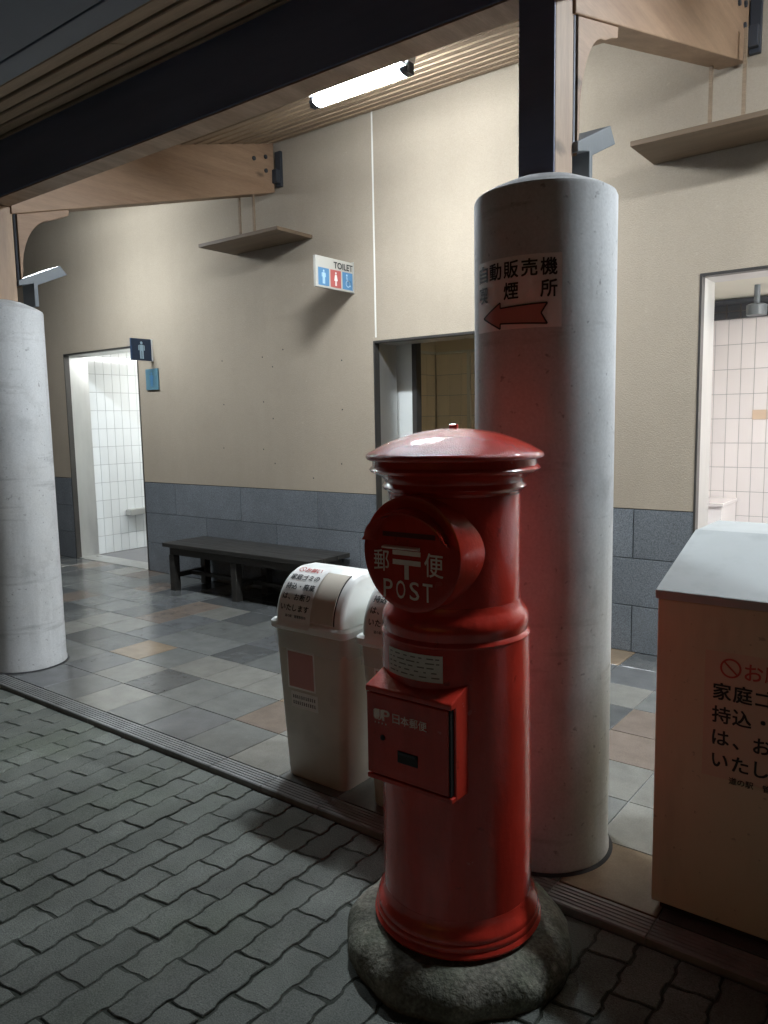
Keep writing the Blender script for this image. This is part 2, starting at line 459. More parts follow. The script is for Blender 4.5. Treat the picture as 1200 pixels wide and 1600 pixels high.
def paver_outline(y0, ins, jit):
    pts = []
    g_ = 0.0029+ins
    for t, d in SB:
        pts.append((g_+t*(PX-2*g_)+jwave(y0+d+g_), y0+d+g_))
    ys = [y0+PYL/2*(k+b_) for k in (0, 1) for b_ in JB]
    for y in ys[1:-1]: pts.append((PX-g_+jwave(y), y))
    for t, d in SB[::-1]:
        pts.append((g_+t*(PX-2*g_)+jwave(y0+d-g_), y0+PYL+d-g_))
    for y in ys[1:-1][::-1]: pts.append((g_+jwave(y), y))
    cx, cy = PX/2, y0+PYL/2
    return [(p[0]+(cx-p[0])*j, p[1]+(cy-p[1])*j*0.6) for p, j in zip(pts, jit)]
def paver_mb(y0, dx=0, dy=0, clip=None, mb=None, dz=0.0):
    jit = [abs(random.gauss(0, 0.012)) for _ in range(22)]
    for q in (0, 4, 11, 15): jit[q] += random.random()*.05
    top, mid = paver_outline(y0, 0.0024, jit), paver_outline(y0, 0.0, jit)
    f = lambda p: (p[0]+dx, min(p[1]+dy, clip) if clip else p[1]+dy)
    mb = mb or MB()
    mb.loft([[(*f(p), -0.012+dz) for p in mid], [(*f(p), -0.0030+dz) for p in mid], [(*f(p), dz) for p in top]])
    return mb
pm = [[paver_mb(0).mesh('paver', M['paver']) for _ in range(7)], [paver_mb(PYL/2).mesh('paver', M['paver']) for _ in range(7)]]
def proj(x, y, z):
    d = Vector((x, y, z-HC)); q = d.dot(F)
    return None if q < 0.15 else (600+FPX*d.dot(R2)/q, 800-FPX*d.dot(U2)/q, q)
pl = []
for i in range(-50, 26):
    par = i & 1
    for j in range(-12, 4):
        x = -1.40 + i*PX
        y = 1.391 + j*PYL                 # rows with an even index break here, the others half a stone on
        if par: y += PYL/2
        if y > YK0-0.03: continue
        pr_ = proj(x+PX/2, y+PYL/2, ZP)
        vis = bool(pr_) and -60 < pr_[0] < 1260 and -40 < pr_[1] < 1680
        hid = bool(pr_) and (1020 < pr_[0] and pr_[1] < 1400)
        pl.append((0 if vis and not hid else 1, pr_[2] if pr_ else 9, i, par, x, y))
pl.sort()
rest = MB()
for k, (nv, q, i, par, x, y) in enumerate(pl):
    clip = y+PYL+0.012 > YK0-0.011
    dz = random.uniform(-0.002, 0.002)
    base_y = 0 if not par else PYL/2
    # the stone's own y phase: outline starts at base_y in mesh space
    if nv == 0 and k < 300:
        if clip:
            me = paver_mb(base_y, 0, y-base_y, YK0-0.011).mesh('paver', M['paver'])
            o = link('paver', me, pav); o.location = (x, 0, ZP+dz)
        else:
            o = link('paver', random.choice(pm[par]), pav); o.location = (x, y-base_y, ZP+dz)
            o.rotation_euler = (random.uniform(-.006, .006), random.uniform(-.009, .009), random.uniform(-.004, .004))
    else:
        paver_mb(base_y, x, y-base_y, YK0-0.011 if clip else None, rest, ZP+dz)
o = rest.build('pavers', M['paver'], pav); o['kind'] = 'stuff'

fl = MB().box(-12, 5, YK0+0.004, YW+0.02, -0.11, -0.006).build('tiled_floor', M['grout'])
structure(fl)
def slab_tile(sx, sy, t=0.006, ch=0.0012):
    mb = MB(); hx, hy = sx/2, sy/2
    r = lambda a, z: [(-hx+a, -hy+a, z), (hx-a, -hy+a, z), (hx-a, hy-a, z), (-hx+a, hy-a, z)]
    return mb.loft([r(0, -t), r(0, -ch), r(ch, 0)])
TM = [slab_tile(0.2955, 0.2955).mesh('floor_tile', m_) for m_ in FT]
X0 = -3.929
special = {}
def cell(px, py): pass
for i in range(-17, 18):
    for j in range(8):
        x, y = X0+0.3*i+0.15, YK1+0.3*j+0.15
        if x < -9.2 or x > 1.2: continue
        rnd = random.random()
        vi = 0 if rnd < .40 else 1 if rnd < .62 else 2 if rnd < .76 else 3 if rnd < .80 else 4 if rnd < .88 else 5
        if i in (9, 10) and j < 4: vi = (3, 2, 2, 2)[j] if i == 10 else (0, 0, 2, 4)[j]
        if (i, j) in ((4, 2),): vi = 3
        if (i, j) in ((4, 1), (6, 2)): vi = 4
        if (i, j) in ((5, 1), (5, 2)): vi = 2
        if j == 0 and i < 6: vi = (0, 2, 0, 5)[i % 4] if i > -2 else (1, 0)[i % 2]
        o = link('floor_tile', TM[vi], fl); o.location = (x, y, random.uniform(-.0006, .0006))
# grooved step tiles along the edge
def nosing():
    mb = MB()
    ys = [YK0, YK0+.006]; 
    prof = [(YK0, -0.03), (YK0, -0.004), (YK0+0.004, 0.0)]
    y = YK0+0.012
    for k in range(5):
        prof += [(y, 0.0), (y+0.003, -0.0035), (y+0.007, -0.0035), (y+0.009, 0.0)]
        y += 0.0155
    prof += [(YK1-0.006, 0.0), (YK1-0.004, -0.002), (YK1-0.004, -0.03)]
    return mb.prism(prof, 'x', -0.148, 0.148)
nm_ = nosing().mesh('step_tile', M['nosing'])
for i in range(-17, 18):
    x = X0+0.3*i+0.15
    if x < -9.2 or x > 1.2: continue
    o = link('step_tile', nm_, fl); o.location = (x, 0, random.uniform(-.0008, .0004))

# ------------------------------------------------------------------ toilet block
ZD, ZT = 0.862, 3.70                      # top of granite base, top of wall
DL, DM, DR = (-7.56, -6.295, 2.145), (-3.462, -2.25, 1.968), (-1.214, 0.06, 2.152)
bld = thing('toilet_building', 'beige plastered public toilet block with grey granite base and three doorways', 'building', (-3.2, YW, 0))
B = bld.location.copy()
def bpart(mb, name, mats, **kw):
    mb.v = [(p[0]-B.x, p[1]-B.y, p[2]-B.z) for p in mb.v]
    return mb.build(name, mats, bld, **kw)
TH = 0.25
wm = MB()
xs = [-11, DL[0], DL[1], DM[0], DM[1], DR[0], DR[1], 4]
for a, b in ((-11, DL[0]), (DL[1], DM[0]), (DM[1], DR[0]), (DR[1], 4)):
    wm.box(a, b, YW, YW+TH, ZD+0.004, ZT)
for d in (DL, DM, DR): wm.box(d[0], d[1], YW, YW+TH, d[2], ZT)
wall = bpart(wm, 'plaster_wall', M['plaster'])
bk = MB()
for a, b in ((-11, DL[0]), (DL[1], DM[0]), (DM[1], DR[0]), (DR[1], 4)): bk.box(a, b, YW+0.016, YW+TH-0.002, -0.05, ZD+0.003)
base = bpart(bk, 'wall_base', M['gap'])
def granite(a, b, z0, z1):
    mb = MB()
    hx, hz = (b-a)/2-0.0025, (z1-z0)/2-0.0025
    r = lambda i, y: [(-hx+i, y, -hz+i), (hx-i, y, -hz+i), (hx-i, y, hz-i), (-hx+i, y, hz-i)]
    mb.loft([r(0, 0.02), r(0, 0.002), r(0.002, 0)])
    o = mb.build('granite_slab', M['granite'], base)
    o.location = ((a+b)/2-B.x, YW+0.002-B.y, (z0+z1)/2)
rows = [(0, 0.282), (0.282, 0.568), (0.568, ZD)]
for (a, b) in ((-9.2, DL[0]), (DL[1], DM[0]), (DM[1], DR[0]), (DR[1], 1.4)):
    for r_, (z0, z1) in enumerate(rows):
        off = {0: -5.835, 1: -5.411, 2: -5.835}[r_] if b < -3 else {0: -1.558, 1: -1.985, 2: -1.558}[r_]
        k = math.floor((a-off)/0.8855)
        t = a
        while t < b-1e-6:
            k += 1
            e = min(b, off+k*0.8855)
            if e-t > 0.03: granite(t, e, z0, z1)
            t = e
sj = MB().box(-3.452, -3.440, YW-0.003, YW+0.001, DM[2]+0.03, 3.56)
bpart(sj, 'sealant_joint', M['sealant'])
for x, z in [(-5.107,1.934),(-4.617,1.934),(-4.504,1.851),(-4.382,1.979),(-5.107,1.567),(-4.621,1.575),(-5.131,1.196),(-4.641,1.189),(-4.513,1.075),(-3.774,1.857),(-3.779,1.493),(-3.799,1.084),(-4.517,1.438),(-4.093,.967)]:
    bpart(MB().lathe([(0.007, -0.001), (0.006, 0.001), (0.003, 0.0015)], 8, (x, YW, z), 'y'), 'wall_plug', M['frame'])
# door linings
def lining(d, w=0.016, lip=0.006):
    fr = MB()
    x0, x1, z = d
    fr.box(x0-w*0.4, x0+w*0.35, YW-lip, YW+0.05, 0.0, z+w*0.4)
    fr.box(x1-w*0.35, x1+w*0.4, YW-lip, YW+0.05, 0.0, z+w*0.4)
    fr.box(x0+w*0.35, x1-w*0.35, YW-lip, YW+0.05, z-w*0.6, z+w*0.4)
    f_ = bpart(fr, 'door_frame', M['frame'])
    for a, b in ((x0, x0+0.004), (x1-0.004, x1)):
        mb = MB().box(a-B.x, b-B.x, 0.051, TH+0.01, 0, z-0.004)
        mb.build('steel_lining', M['steel'], f_)
    mb = MB().box(x0+.004-B.x, x1-.004-B.x, 0.051, TH+0.01, z-0.008, z-0.004)
    mb.build('steel_lining', M['steel'], f_)
    mb = MB().box(x0+.004-B.x, x1-.004-B.x, 0.021, TH, -0.004, 0.004)
    mb.build('threshold', M['steel'], f_)
for d in (DL, DM, DR): lining(d)

# rooms behind the doorways (closed boxes, each with its own ceiling light)
def tilemesh(sx, sz, m_):
    mb = MB()
    hx, hz = sx/2-0.0016, sz/2-0.0016
    r = lambda i, y: [(-hx+i, y, -hz+i), (hx-i, y, -hz+i), (hx-i, y, hz-i), (-hx+i, y, hz-i)]
    return mb.loft([r(0, 0.006), r(0, 0.0015), r(0.0015, 0)]).mesh('wall_tile', m_)
def tile_wall(name, m_, p0, ang, n0, n1, nz, sx, sz, z0=0.0):
    """grout sheet with tiles; p0 = start point, ang = direction of travel, tiles face right-hand normal"""
    L_ = (n1-n0)*sx
    w_ = MB().box(0, L_, 0.006, 0.05, 0, nz*sz+z0).build(name, M['grout'], bld)
    w_.location = (p0[0]-B.x, p0[1]-B.y, 0); w_.rotation_euler = (0, 0, math.radians(ang))
    tm = tilemesh(sx, sz, m_)
    for i in range(n1-n0):
        for j in range(nz):
            t = link('wall_tile', tm, w_); t.location = ((i+.5)*sx, 0, z0+(j+.5)*sz)
    return w_
YI = YW+TH
def room(x0, x1, y1, zc, m_floor, m_wall, skip=()):
    bpart(MB().box(x0, x1, YI-0.24, y1, -0.05, -0.004), 'room_floor', m_floor)
    bpart(MB().box(x0-.06, x1+.06, YI+0.001, y1+.06, zc+.001, zc+0.05), 'room_ceiling', M['cream'])
    ws = MB()
    if 'l' not in skip: ws.box(x0-0.06, x0, YI+0.001, y1, 0, zc)
    if 'r' not in skip: ws.box(x1, x1+0.06, YI+0.001, y1, 0, zc)
    if 'b' not in skip: ws.box(x0-.06, x1+.06, y1, y1+0.06, 0, zc)
    # inner face of the front wall
    bpart(ws, 'room_wall', m_wall)
# left room: white tiles along its left side
room(-7.64, -5.0, 7.6, 2.45, M['roomfloor'], M['wtile'])
tile_wall('tiled_wall', M['wtile'], (-7.575, YI+0.005), 90, 0, 24, 12, 0.1005, 0.1962)
mbx = MB().box(-7.64, -7.575, YI+2.43, 7.55, 0, 2.36)
bpart(mbx, 'far_wall_panel', M['wtile'])
lg = MB().prism([(5.06, .40), (5.06, .455), (5.075, .465), (5.34, .465), (5.34, .40)], 'x', -7.573, -7.47)
bpart(lg, 'wall_ledge', M['steel'], bevel=0.004)
bpart(MB().box(-6.7, -6.55, 5.2, 6.4, 2.20, 2.24), 'ceiling_light', M['roomlight'])
# right room: pink tiles on the back wall
room(-1.92, 1.6, 6.66, 2.31, M['roomfloor'], M['ptile'])
tile_wall('tiled_wall', M['ptile'], (-1.90, 6.645), 0, 0, 17, 11, 0.1, 0.1955)
bpart(MB().box(-1.9, 0.4, 6.60, 6.655, 2.155, 2.30).box(-1.9, 0.4, 6.585, 6.60, 2.262, 2.302), 'transom', M['darksteel'])
for k in range(14):
    bpart(MB().box(-1.93+k*0.105, -1.918+k*0.105, 6.590, 6.599, 2.157, 2.262), 'transom_bar', M['frame'])
bpart(MB().box(-1.95, -0.4, 6.587, 6.598, 2.205, 2.213), 'transom_rail', M['frame'])
cp = MB().box(-1.9, -1.50, 6.2, 6.64, 0.0, 0.70).box(-1.91, -1.485, 6.18, 6.64, 0.701, 0.73)
bpart(cp, 'ledge', M['ptile'], bevel=0.004)
bpart(MB().box(-1.402, -1.30, 6.637, 6.6435, 1.36, 1.435).box(-1.29, -1.19, 6.637, 6.6435, 1.36, 1.435), 'notice_plate', M['film'])
dl = MB().lathe([(0.066, 2.10), (0.068, 2.125), (0.068, 2.17), (0.05, 2.18), (0.02, 2.185), (0.02, 2.31)], 24, (-1.275, 6.05, 0))
bpart(dl, 'pendant_light', M['greysteel'], smooth=True)
bpart(MB().box(-0.5, 0.8, 5.1, 5.22, 2.12, 2.16), 'ceiling_light', M['roomlight_warm'])
# middle room: unlit, beige tiles, sliding door leaf in its pocket
room(-4.44, -2.12, 6.7, 2.31, M['btile'], M['btile'], skip='')
tile_wall('tiled_wall', M['btile'], (-4.40, 6.65), 0, 0, 15, 10, 0.15, 0.206)
tile_wall('tiled_wall', M['btile'], (-4.41, 4.84), 90, 0, 12, 10, 0.15, 0.206)
bpart(MB().box(-4.40, -2.13, 6.60, 6.646, 2.062, 2.082).box(-4.404, -4.36, 4.9, 6.58, 2.062, 2.082), 'picture_rail', M['cream'])
bpart(MB().box(-4.02, -3.985, 6.62, 6.646, 0, 2.062), 'tile_trim', M['cream'])
bpart(MB().box(-4.3, -3.37, 4.765, 4.80, 0.01, 2.02), 'sliding_door', M['hood'], bevel=0.003)
bpart(MB().box(-3.366, -3.325, 4.755, 4.82, 0.0, 2.06), 'door_post', M['frame'], bevel=0.002)
bpart(MB().box(-3.46, -2.25, 4.70, 4.83, 2.00, 2.08), 'door_track', M['frame'])

# ------------------------------------------------------------------ roof, rafters, posts
CX = (-4.44, -1.08)                      # the two columns
CYY, CR = 2.241, 0.215
CZ = lambda y: 2.334+0.27*y              # underside of the ceiling boards
roof = thing('canopy_roof', 'lean-to roof with timber board ceiling on dark beam, posts and pine rafters', 'roof', (-2.76, 2.24, 2.14))
RB = roof.location.copy()
def rpart(mb, name, mats, parent=None, **kw):
    mb.v = [(p[0]-RB.x, p[1]-RB.y, p[2]-RB.z) for p in mb.v]
    return mb.build(name, mats, parent or roof, **kw)
rs = MB().prism([(1.30, CZ(1.30)+0.022), (4.72, CZ(4.72)+0.022), (4.72, CZ(4.72)+0.16), (1.30, CZ(1.30)+0.16)], 'x', -10.5, 4.5)
sheet = rpart(rs, 'roof_deck', M['gap'])
rpart(MB().prism([(1.28, CZ(1.28)+0.161), (4.75, CZ(4.75)+0.161), (4.75, CZ(4.75)+0.19), (1.28, CZ(1.28)+0.19)], 'x', -10.6, 4.6), 'roof_sheet', M['roof'])
y = 1.59
kb = 0
while y < YW-0.03:
    for (xa, xb) in ((-10.4, -6.3), (-6.3, -2.65), (-2.65, 1.0), (1.0, 4.4)):
        sh = (0.9 if kb % 2 else 0.0)
        xa2 = xa+sh if xa > -10 else xa
        xb2 = xb+sh if xb < 4 else xb
        ye = min(y+0.093, YW-0.002)
        t = random.uniform(-0.0015, 0.0015)
        b_ = MB().prism([(y+0.002, CZ(y)+t+0.004), (y+0.006, CZ(y)+t), (ye-0.004, CZ(ye)+t), (ye, CZ(ye)+t+0.004), (ye, CZ(ye)+0.0215), (y+0.002, CZ(y)+0.0215)], 'x', xa2+0.001, xb2-0.001)
        rpart(b_, 'ceiling_board', M['board'])
    y += 0.113; kb += 1
rpart(MB().prism([(1.46, 2.665), (1.555, 2.672), (1.555, CZ(1.555)+0.02), (1.46, CZ(1.46)+0.02)], 'x', -10.5, 4.5), 'fascia_board', M['fascia'], bevel=0.004)
rpart(MB().prism([(1.10, 2.62), (1.14, 2.585), (1.36, 2.585), (1.40, 2.62), (1.44, 2.70), (1.44, 2.78), (1.10, 2.78)], 'x', -10.5, 4.5), 'gutter', M['fascia'])
# dark beam along the row of posts
rpart(MB().box(-10.4, 4.4, 2.181, 2.30, 2.645, CZ(2.2)+0.012), 'tie_beam', M['navy'], bevel=0.004)
# its brown underside board
rpart(MB().box(-10.4, 4.4, 2.184, 2.297, 2.638, 2.6445), 'beam_soffit', M['wood'])
RZ = lambda y: 2.70+0.27*(y-2.68)
for cx in CX:
    rf = MB().prism([(2.302, RZ(2.302)), (4.39, RZ(4.39)), (4.39, CZ(4.39)+0.004), (2.302, CZ(2.302)+0.004)], 'x', cx-0.068, cx+0.068)
    r_ = rpart(rf, 'rafter', M['rafterwood'], bevel=0.004)
    rpart(MB().prism([(1.60, CZ(1.6)-0.16), (2.178, CZ(2.178)-0.26), (2.178, CZ(2.178)+0.004), (1.60, CZ(1.6)+0.004)], 'x', cx-0.055, cx+0.055), 'rafter_tail', M['rafterwood'], bevel=0.004)
    br = [(2.335, 2.20), (2.350, 2.285)]
    for k in range(0, 10):
        t = k/9*86
        br.append((2.350+0.21*(1-cosd(t)), 2.285+0.325*sind(t)))
    br += [(2.60, 2.635), (2.655, 2.655), (2.66, RZ(2.66)-0.002), (2.335, RZ(2.335)-0.002)]
    rpart(MB().prism(br, 'x', cx-0.062, cx+0.062), 'brace', M['rafterwood'], bevel=0.003)
    po = MB().box(cx-0.052, cx+0.058, 2.187, 2.31, 2.10, 2.637)
    p_ = rpart(po, 'post', M['postwood'], bevel=0.004)
    rpart(MB().box(cx-0.0575, cx+0.0575, 2.178, 2.186, 2.10, 2.644), 'post_cover', M['navy'], bevel=0.002)
    rpart(MB().box(cx-0.0575, cx-0.0525, 2.1865, 2.31, 2.10, 2.637), 'post_cover', M['navy'])
    gap_mb = MB().tube([(cx+0.05, 2.322, 2.64), (cx+0.05, 2.322, 2.26), (cx+0.05, 2.322, 2.235), (cx+0.05, 2.316, 2.222), (cx+0.05, 2.310, 2.222)], 0.0085, 8)
    rpart(gap_mb, 'gap_rod', M['darksteel'], smooth=True)  # dark rod drawn for the gap between post and brace
    # grey steel bracket behind the post
    xa, xb = cx-0.055, cx+0.075
    bf = MB().prism([(2.311, 2.235), (2.57, 2.352), (2.615, 2.305), (2.425, 2.222), (2.425, 2.10), (2.400, 2.10), (2.400, 2.228), (2.311, 2.205)], 'x', xa, xb)
    rpart(bf, 'steel_bracket', M['greysteel'], bevel=0.003)
    bb = MB()
    for (yy, zz) in ((4.30, 3.40), (4.30, 3.30), (4.18, 3.36)):
        bb.lathe([(0.016, 0.0), (0.016, 0.010), (0.010, 0.012)], 8, (cx+0.068, yy, zz), 'x')
    rpart(bb, 'bolt', M['darksteel'], r_)
    pl_ = MB().box(cx+0.069, cx+0.125, 4.40, 4.428, 3.20, 3.46).box(cx+0.072, cx+0.120, 4.36, 4.40, 3.22, 3.32)
    rpart(pl_, 'wall_plate', M['darksteel'], r_, bevel=0.004)

# ------------------------------------------------------------------ concrete columns
def column(cx, label):
    t = thing('concrete_column', label, 'column', (cx, CYY, 0), 'round concrete columns under the roof')
    body = MB().lathe([(CR+0.004, 0.0), (CR+0.004, 0.02), (CR, 0.03), (CR, 0.62), (CR, 1.3), (CR, 2.052), (CR-0.004, 2.062)], 64)
    body.build('shaft', M['concrete'], t, smooth=True)
    MB().lathe([(CR+0.004, 0.0005), (CR+0.016, 0.0005), (CR+0.013, 0.004), (CR+0.0045, 0.007)], 64, caps=False).build('foot_dirt_ring', M['gap'], t, smooth=True)  # added dark ring in place of the dirt line at the foot
    cap = MB().lathe([(CR-0.0045, 2.0625), (CR-0.03, 2.078), (CR-0.10, 2.108), (0.06, 2.122)], 64)
    cap.build('cap', M['concrete'], t, smooth=True)
    return t
column(CX[0], 'round grey concrete column cut by the left picture edge, beside the white lit doorway')
column(CX[1], 'round grey concrete column behind the red postbox, carrying a paper arrow notice')

# notice on the column
ns = thing('column_notice', 'white paper notice with black Japanese characters and red arrow wrapped round the column', 'notice', (CX[1], CYY, 1.76))
def colmap(r):
    return lambda u, v: (r*math.sin(u/CR), -r*math.cos(u/CR), v)
pu = math.radians(38.6)*CR
Print().rect(-pu, pu, -0.102, 0.102).build('paper', M['paper'], ns, colmap(CR+0.0015), 0.01)
tx = Print()
for k, ch in enumerate('自動販売機'): tx.text(ch, (k-2)*0.0545, 0.066, h=0.047, w=0.045, bold=0.03)
for k, ch in ((-2, '喫'), (0, '煙'), (2, '所')): tx.text(ch, k*0.0545, 0.006, h=0.047, w=0.045, bold=0.03)
tx.build('lettering', M['ink'], ns, colmap(CR+0.003), 0.012)
ar = [(-0.105, -0.062), (-0.035, -0.024), (-0.035, -0.040), (0.105, -0.034), (0.088, -0.062), (0.105, -0.092), (-0.035, -0.084), (-0.035, -0.099)]
Print().poly(ar[:3]+[ar[7]], 0).poly([ar[2], ar[3], ar[4], ar[5], ar[6]], 0).build('arrow', M['redpale'], ns, colmap(CR+0.003), 0.012)
ol = Print()
for i in range(len(ar)):
    a, b = Vector(ar[i]), Vector(ar[(i+1) % len(ar)])
    n_ = Vector((-(b-a).y, (b-a).x)).normalized()*0.0022
    ol.poly([tuple(a-n_), tuple(b-n_), tuple(b+n_), tuple(a+n_)])
ol.build('arrow_outline', M['ink'], ns, colmap(CR+0.004), 0.012)

# ------------------------------------------------------------------ hanging boards
def hanging(cx, label):
    t = thing('hanging_board', label, 'shelf', (cx, 4.243, 2.774), 'wooden boards hung under the rafters')
    MB().box(-0.433, 0.433, -0.185, 0.185, 0.0, 0.026).build('board', M['shelfwood'], t, bevel=0.002)
    for s in (-1, 1):
        x = s*0.077
        top = RZ(4.10)+0.15-2.774
        MB().box(x-0.008, x+0.008, -0.075, -0.059, 0.0265, top).build('rod', M['board'], t)
        MB().box(x-0.03, x+0.03, -0.092, -0.042, 0.0265, 0.040).build('clip', M['shelfwood'], t)
    return t
hanging(CX[0]-0.025, 'thin brown wooden board hung on two rods above the TOILET sign side of the wall')
hanging(CX[1]+0.03, 'thin brown wooden board hung on two rods above the right pink doorway')

# ------------------------------------------------------------------ fluorescent lamps, one per bay
def lamp(cx, label):
    t = thing('fluorescent_lamp', label, 'lamp', (cx, 3.27, 3.098), 'fluorescent lamps under the ceiling')
    MB().prism([(-0.03, 0.0447), (0.03, 0.0447), (0.045, CZ(3.27)-3.098+0.005), (-0.045, CZ(3.27)-3.098-0.012)], 'x', -0.33, 0.33).build('housing', M['signwhite'], t, bevel=0.003)
    MB().box(-0.30, 0.30, -0.072, 0.072, 0.0395, 0.0445).build('ceiling_shield', M['signwhite'], t)  # added tray, keeps the tube's light off the boards above
    MB().loft([[(x_, 0.043*math.cos(2*PI*i/20), 0.012+0.0165*math.sin(2*PI*i/20)) for i in range(20)] for x_ in (-0.285, 0.285)]).build('tube', M['tube_bright' if cx > 0 else 'tube_old' if cx < -4 else 'tube'], t, smooth=True)
    for s in (-1, 1):
        e = MB().loft([[(x_, q*math.cos(2*PI*i/20), 0.012+0.42*q*math.sin(2*PI*i/20)) for i in range(20)] for x_, q in ((0.286, .047), (0.312, .047), (0.318, .040))])
        e.v = [(s*p[0], p[1], p[2]) for p in e.v]
        e.box(min(s*0.318, s*0.330), max(s*0.318, s*0.330), -0.02, 0.02, -0.008, 0.045)
        e.build('lamp_holder', M['darksteel'], t)
    return t
LX = (-2.62, -6.12, 0.22)
lamp(LX[0], 'lit white fluorescent tube lamp under the timber ceiling beside the dark beam')
lamp(LX[1], 'lit white fluorescent tube lamp in the bay beyond the left column')
lamp(LX[2], 'lit white fluorescent tube lamp in the bay right of the postbox')

# ------------------------------------------------------------------ wall signs
ts = thing('toilet_sign', 'white projecting sign lettered TOILET with blue, red and blue pictogram squares', 'sign', (-3.652, YW, 2.435))
MB().box(-0.012, 0.012, -0.405, -0.004, -0.105, 0.105).build('panel', M['signpanel'], ts, bevel=0.002)
smap = lambda x: (lambda u, v: (x, u, v))          # face looking to +x: u runs along y towards the wall
sq = Print()
for k, mi in ((0, 0), (1, 1), (2, 0)): sq.rect(-0.385+k*0.128, -0.272+k*0.128, -0.092, 0.028, mi)
sq.build('pictogram_square', [M['signblue'], M['signred']], ts, smap(0.0135))
fg = Print()
man(fg, -0.3285, -0.032, 0.095, 0)
man(fg, -0.2005, -0.032, 0.095, 1, True)
u0, v0 = -0.0725, -0.032
fg.ring(u0+0.004, v0-0.018, 0.019, 0.025, 0, 20).disc(u0-0.008, v0+0.040, 0.008, 0)
fg.poly([(u0-0.013, v0+0.030), (u0-0.005, v0+0.030), (u0, v0), (u0-0.010, v0)], 0).rect(u0-0.008, u0+0.022, v0-0.003, v0+0.004, 0)
fg.poly([(u0+0.016, v0), (u0+0.022, v0+0.002), (u0+0.033, v0-0.035), (u0+0.026, v0-0.037)], 0)
fg.build('pictogram', [M['signpale'], M['paper']], ts, smap(0.0145))
Print().text('TOILET', -0.118, 0.062, h=0.043, w=0.205, bold=0.035).build('lettering', M['ink'], ts, smap(0.0145))
MB().box(-0.018, 0.018, -0.010, 0.0, -0.11, 0.11).build('wall_bracket', M['steel'], ts, bevel=0.001)

msn = thing('mens_sign', 'dark blue projecting sign with pale standing man pictogram beside the left doorway', 'sign', (-6.07, YW, 2.088))
MB().box(-0.01, 0.01, -0.225, -0.012, -0.098, 0.098).build('panel', M['signnavy'], msn, bevel=0.002)
p = Print(); man(p, -0.118, -0.004, 0.155, 0); p.build('pictogram', M['signpale'], msn, smap(0.0115))
MB().box(-0.016, 0.016, -0.012, 0.0, -0.10, 0.10).build('wall_bracket', M['signwhite'], msn)
tq = thing('wall_plaque', 'small teal plaque fixed flat on the wall below the men sign', 'sign', (-6.072, YW, 1.824))
MB().box(-0.092, 0.092, -0.016, -0.001, -0.097, 0.097).build('plate', M['signteal'], tq, bevel=0.002)
p = Print(); man(p, 0, 0, 0.13, 0); p.build('pictogram', M['signblue'], tq, lambda u, v: (u, -0.0172, v))

# ------------------------------------------------------------------ bench
be = thing('wooden_bench', 'low dark wooden bench standing against the granite base of the wall', 'bench', (-4.575, 4.185, 0))
for k in range(3):
    MB().box(-0.855, 0.855, -0.225+k*0.151, -0.225+k*0.151+0.148, 0.375, 0.41).build('seat_plank', M['benchwood'], be, bevel=0.004)
MB().box(-0.80, 0.80, -0.19, -0.165, 0.31, 0.374).box(-0.80, 0.80, 0.165, 0.19, 0.31, 0.374).box(-0.80, -0.775, -0.164, 0.164, 0.31, 0.374).box(0.775, 0.80, -0.164, 0.164, 0.31, 0.374).build('apron', M['benchwood'], be)
for sx in (-0.775, 0.0, 0.775):
    for sy in (-0.165, 0.165):
        MB().box(sx-0.032, sx+0.032, sy-0.032 if sy > 0 else sy-0.03, sy+0.032, 0.0, 0.309 if sx else 0.309).build('leg', M['benchwood'], be, bevel=0.004)
    MB().box(sx-0.018, sx+0.018, -0.132, 0.132, 0.11, 0.15).build('stretcher', M['benchwood'], be)
MB().box(-0.742, -0.033, -0.018, 0.018, 0.115, 0.145).box(0.033, 0.742, -0.018, 0.018, 0.115, 0.145).build('rail', M['benchwood'], be)

# ------------------------------------------------------------------ waste bins
NOTICE = ('家庭ゴミの', '持込・廃棄', 'は、お断り', 'いたします')
def notice(pr, w, top, cw, mi_ink=0, mi_red=1, step=None):
    """text block, left edge at -w/2"""
    step = step or cw*1.28
    left = -w/2
    pr.ring(left+cw*1.0, top-cw*0.55, cw*0.42, cw*0.52, mi_red, 28)
    a = cw*0.46*0.7071
    c0, c1 = left+cw*1.0, top-cw*0.55
    pr.poly([(c0-a-.03*cw, c1+a-.03*cw), (c0-a+.03*cw, c1+a+.03*cw), (c0+a+.03*cw, c1-a+.03*cw), (c0+a-.03*cw, c1-a-.03*cw)], mi_red)
    for k, ch in enumerate('お願い'): pr.text(ch, left+cw*(2.1+k*0.95), top-cw*0.6, h=cw*0.84, w=cw*0.84 if ch != 'い' else cw*0.78, bold=0.02, mi=mi_red)
    for r_, s in enumerate(NOTICE):
        for k, ch in enumerate(s):
            gh = glyphs(ch)
            sc = cw*0.98
            hh = gh[3]*sc*0.98; ww = gh[2]*sc*0.98
            dy = 0; dx = 0
            if ch == '、': dy = -cw*0.3; dx = -cw*0.25
            pr.text(ch, left+cw*(0.62+k)+dx, top-cw*0.6-step*(r_+1)*1.0+dy, h=hh, w=ww, bold=0.03, mi=mi_ink)
    pr.text('道の駅　管理事務所', left+cw*2.9, top-cw*0.6-step*4.75, w=cw*3.6, bold=0.02, mi=mi_ink)
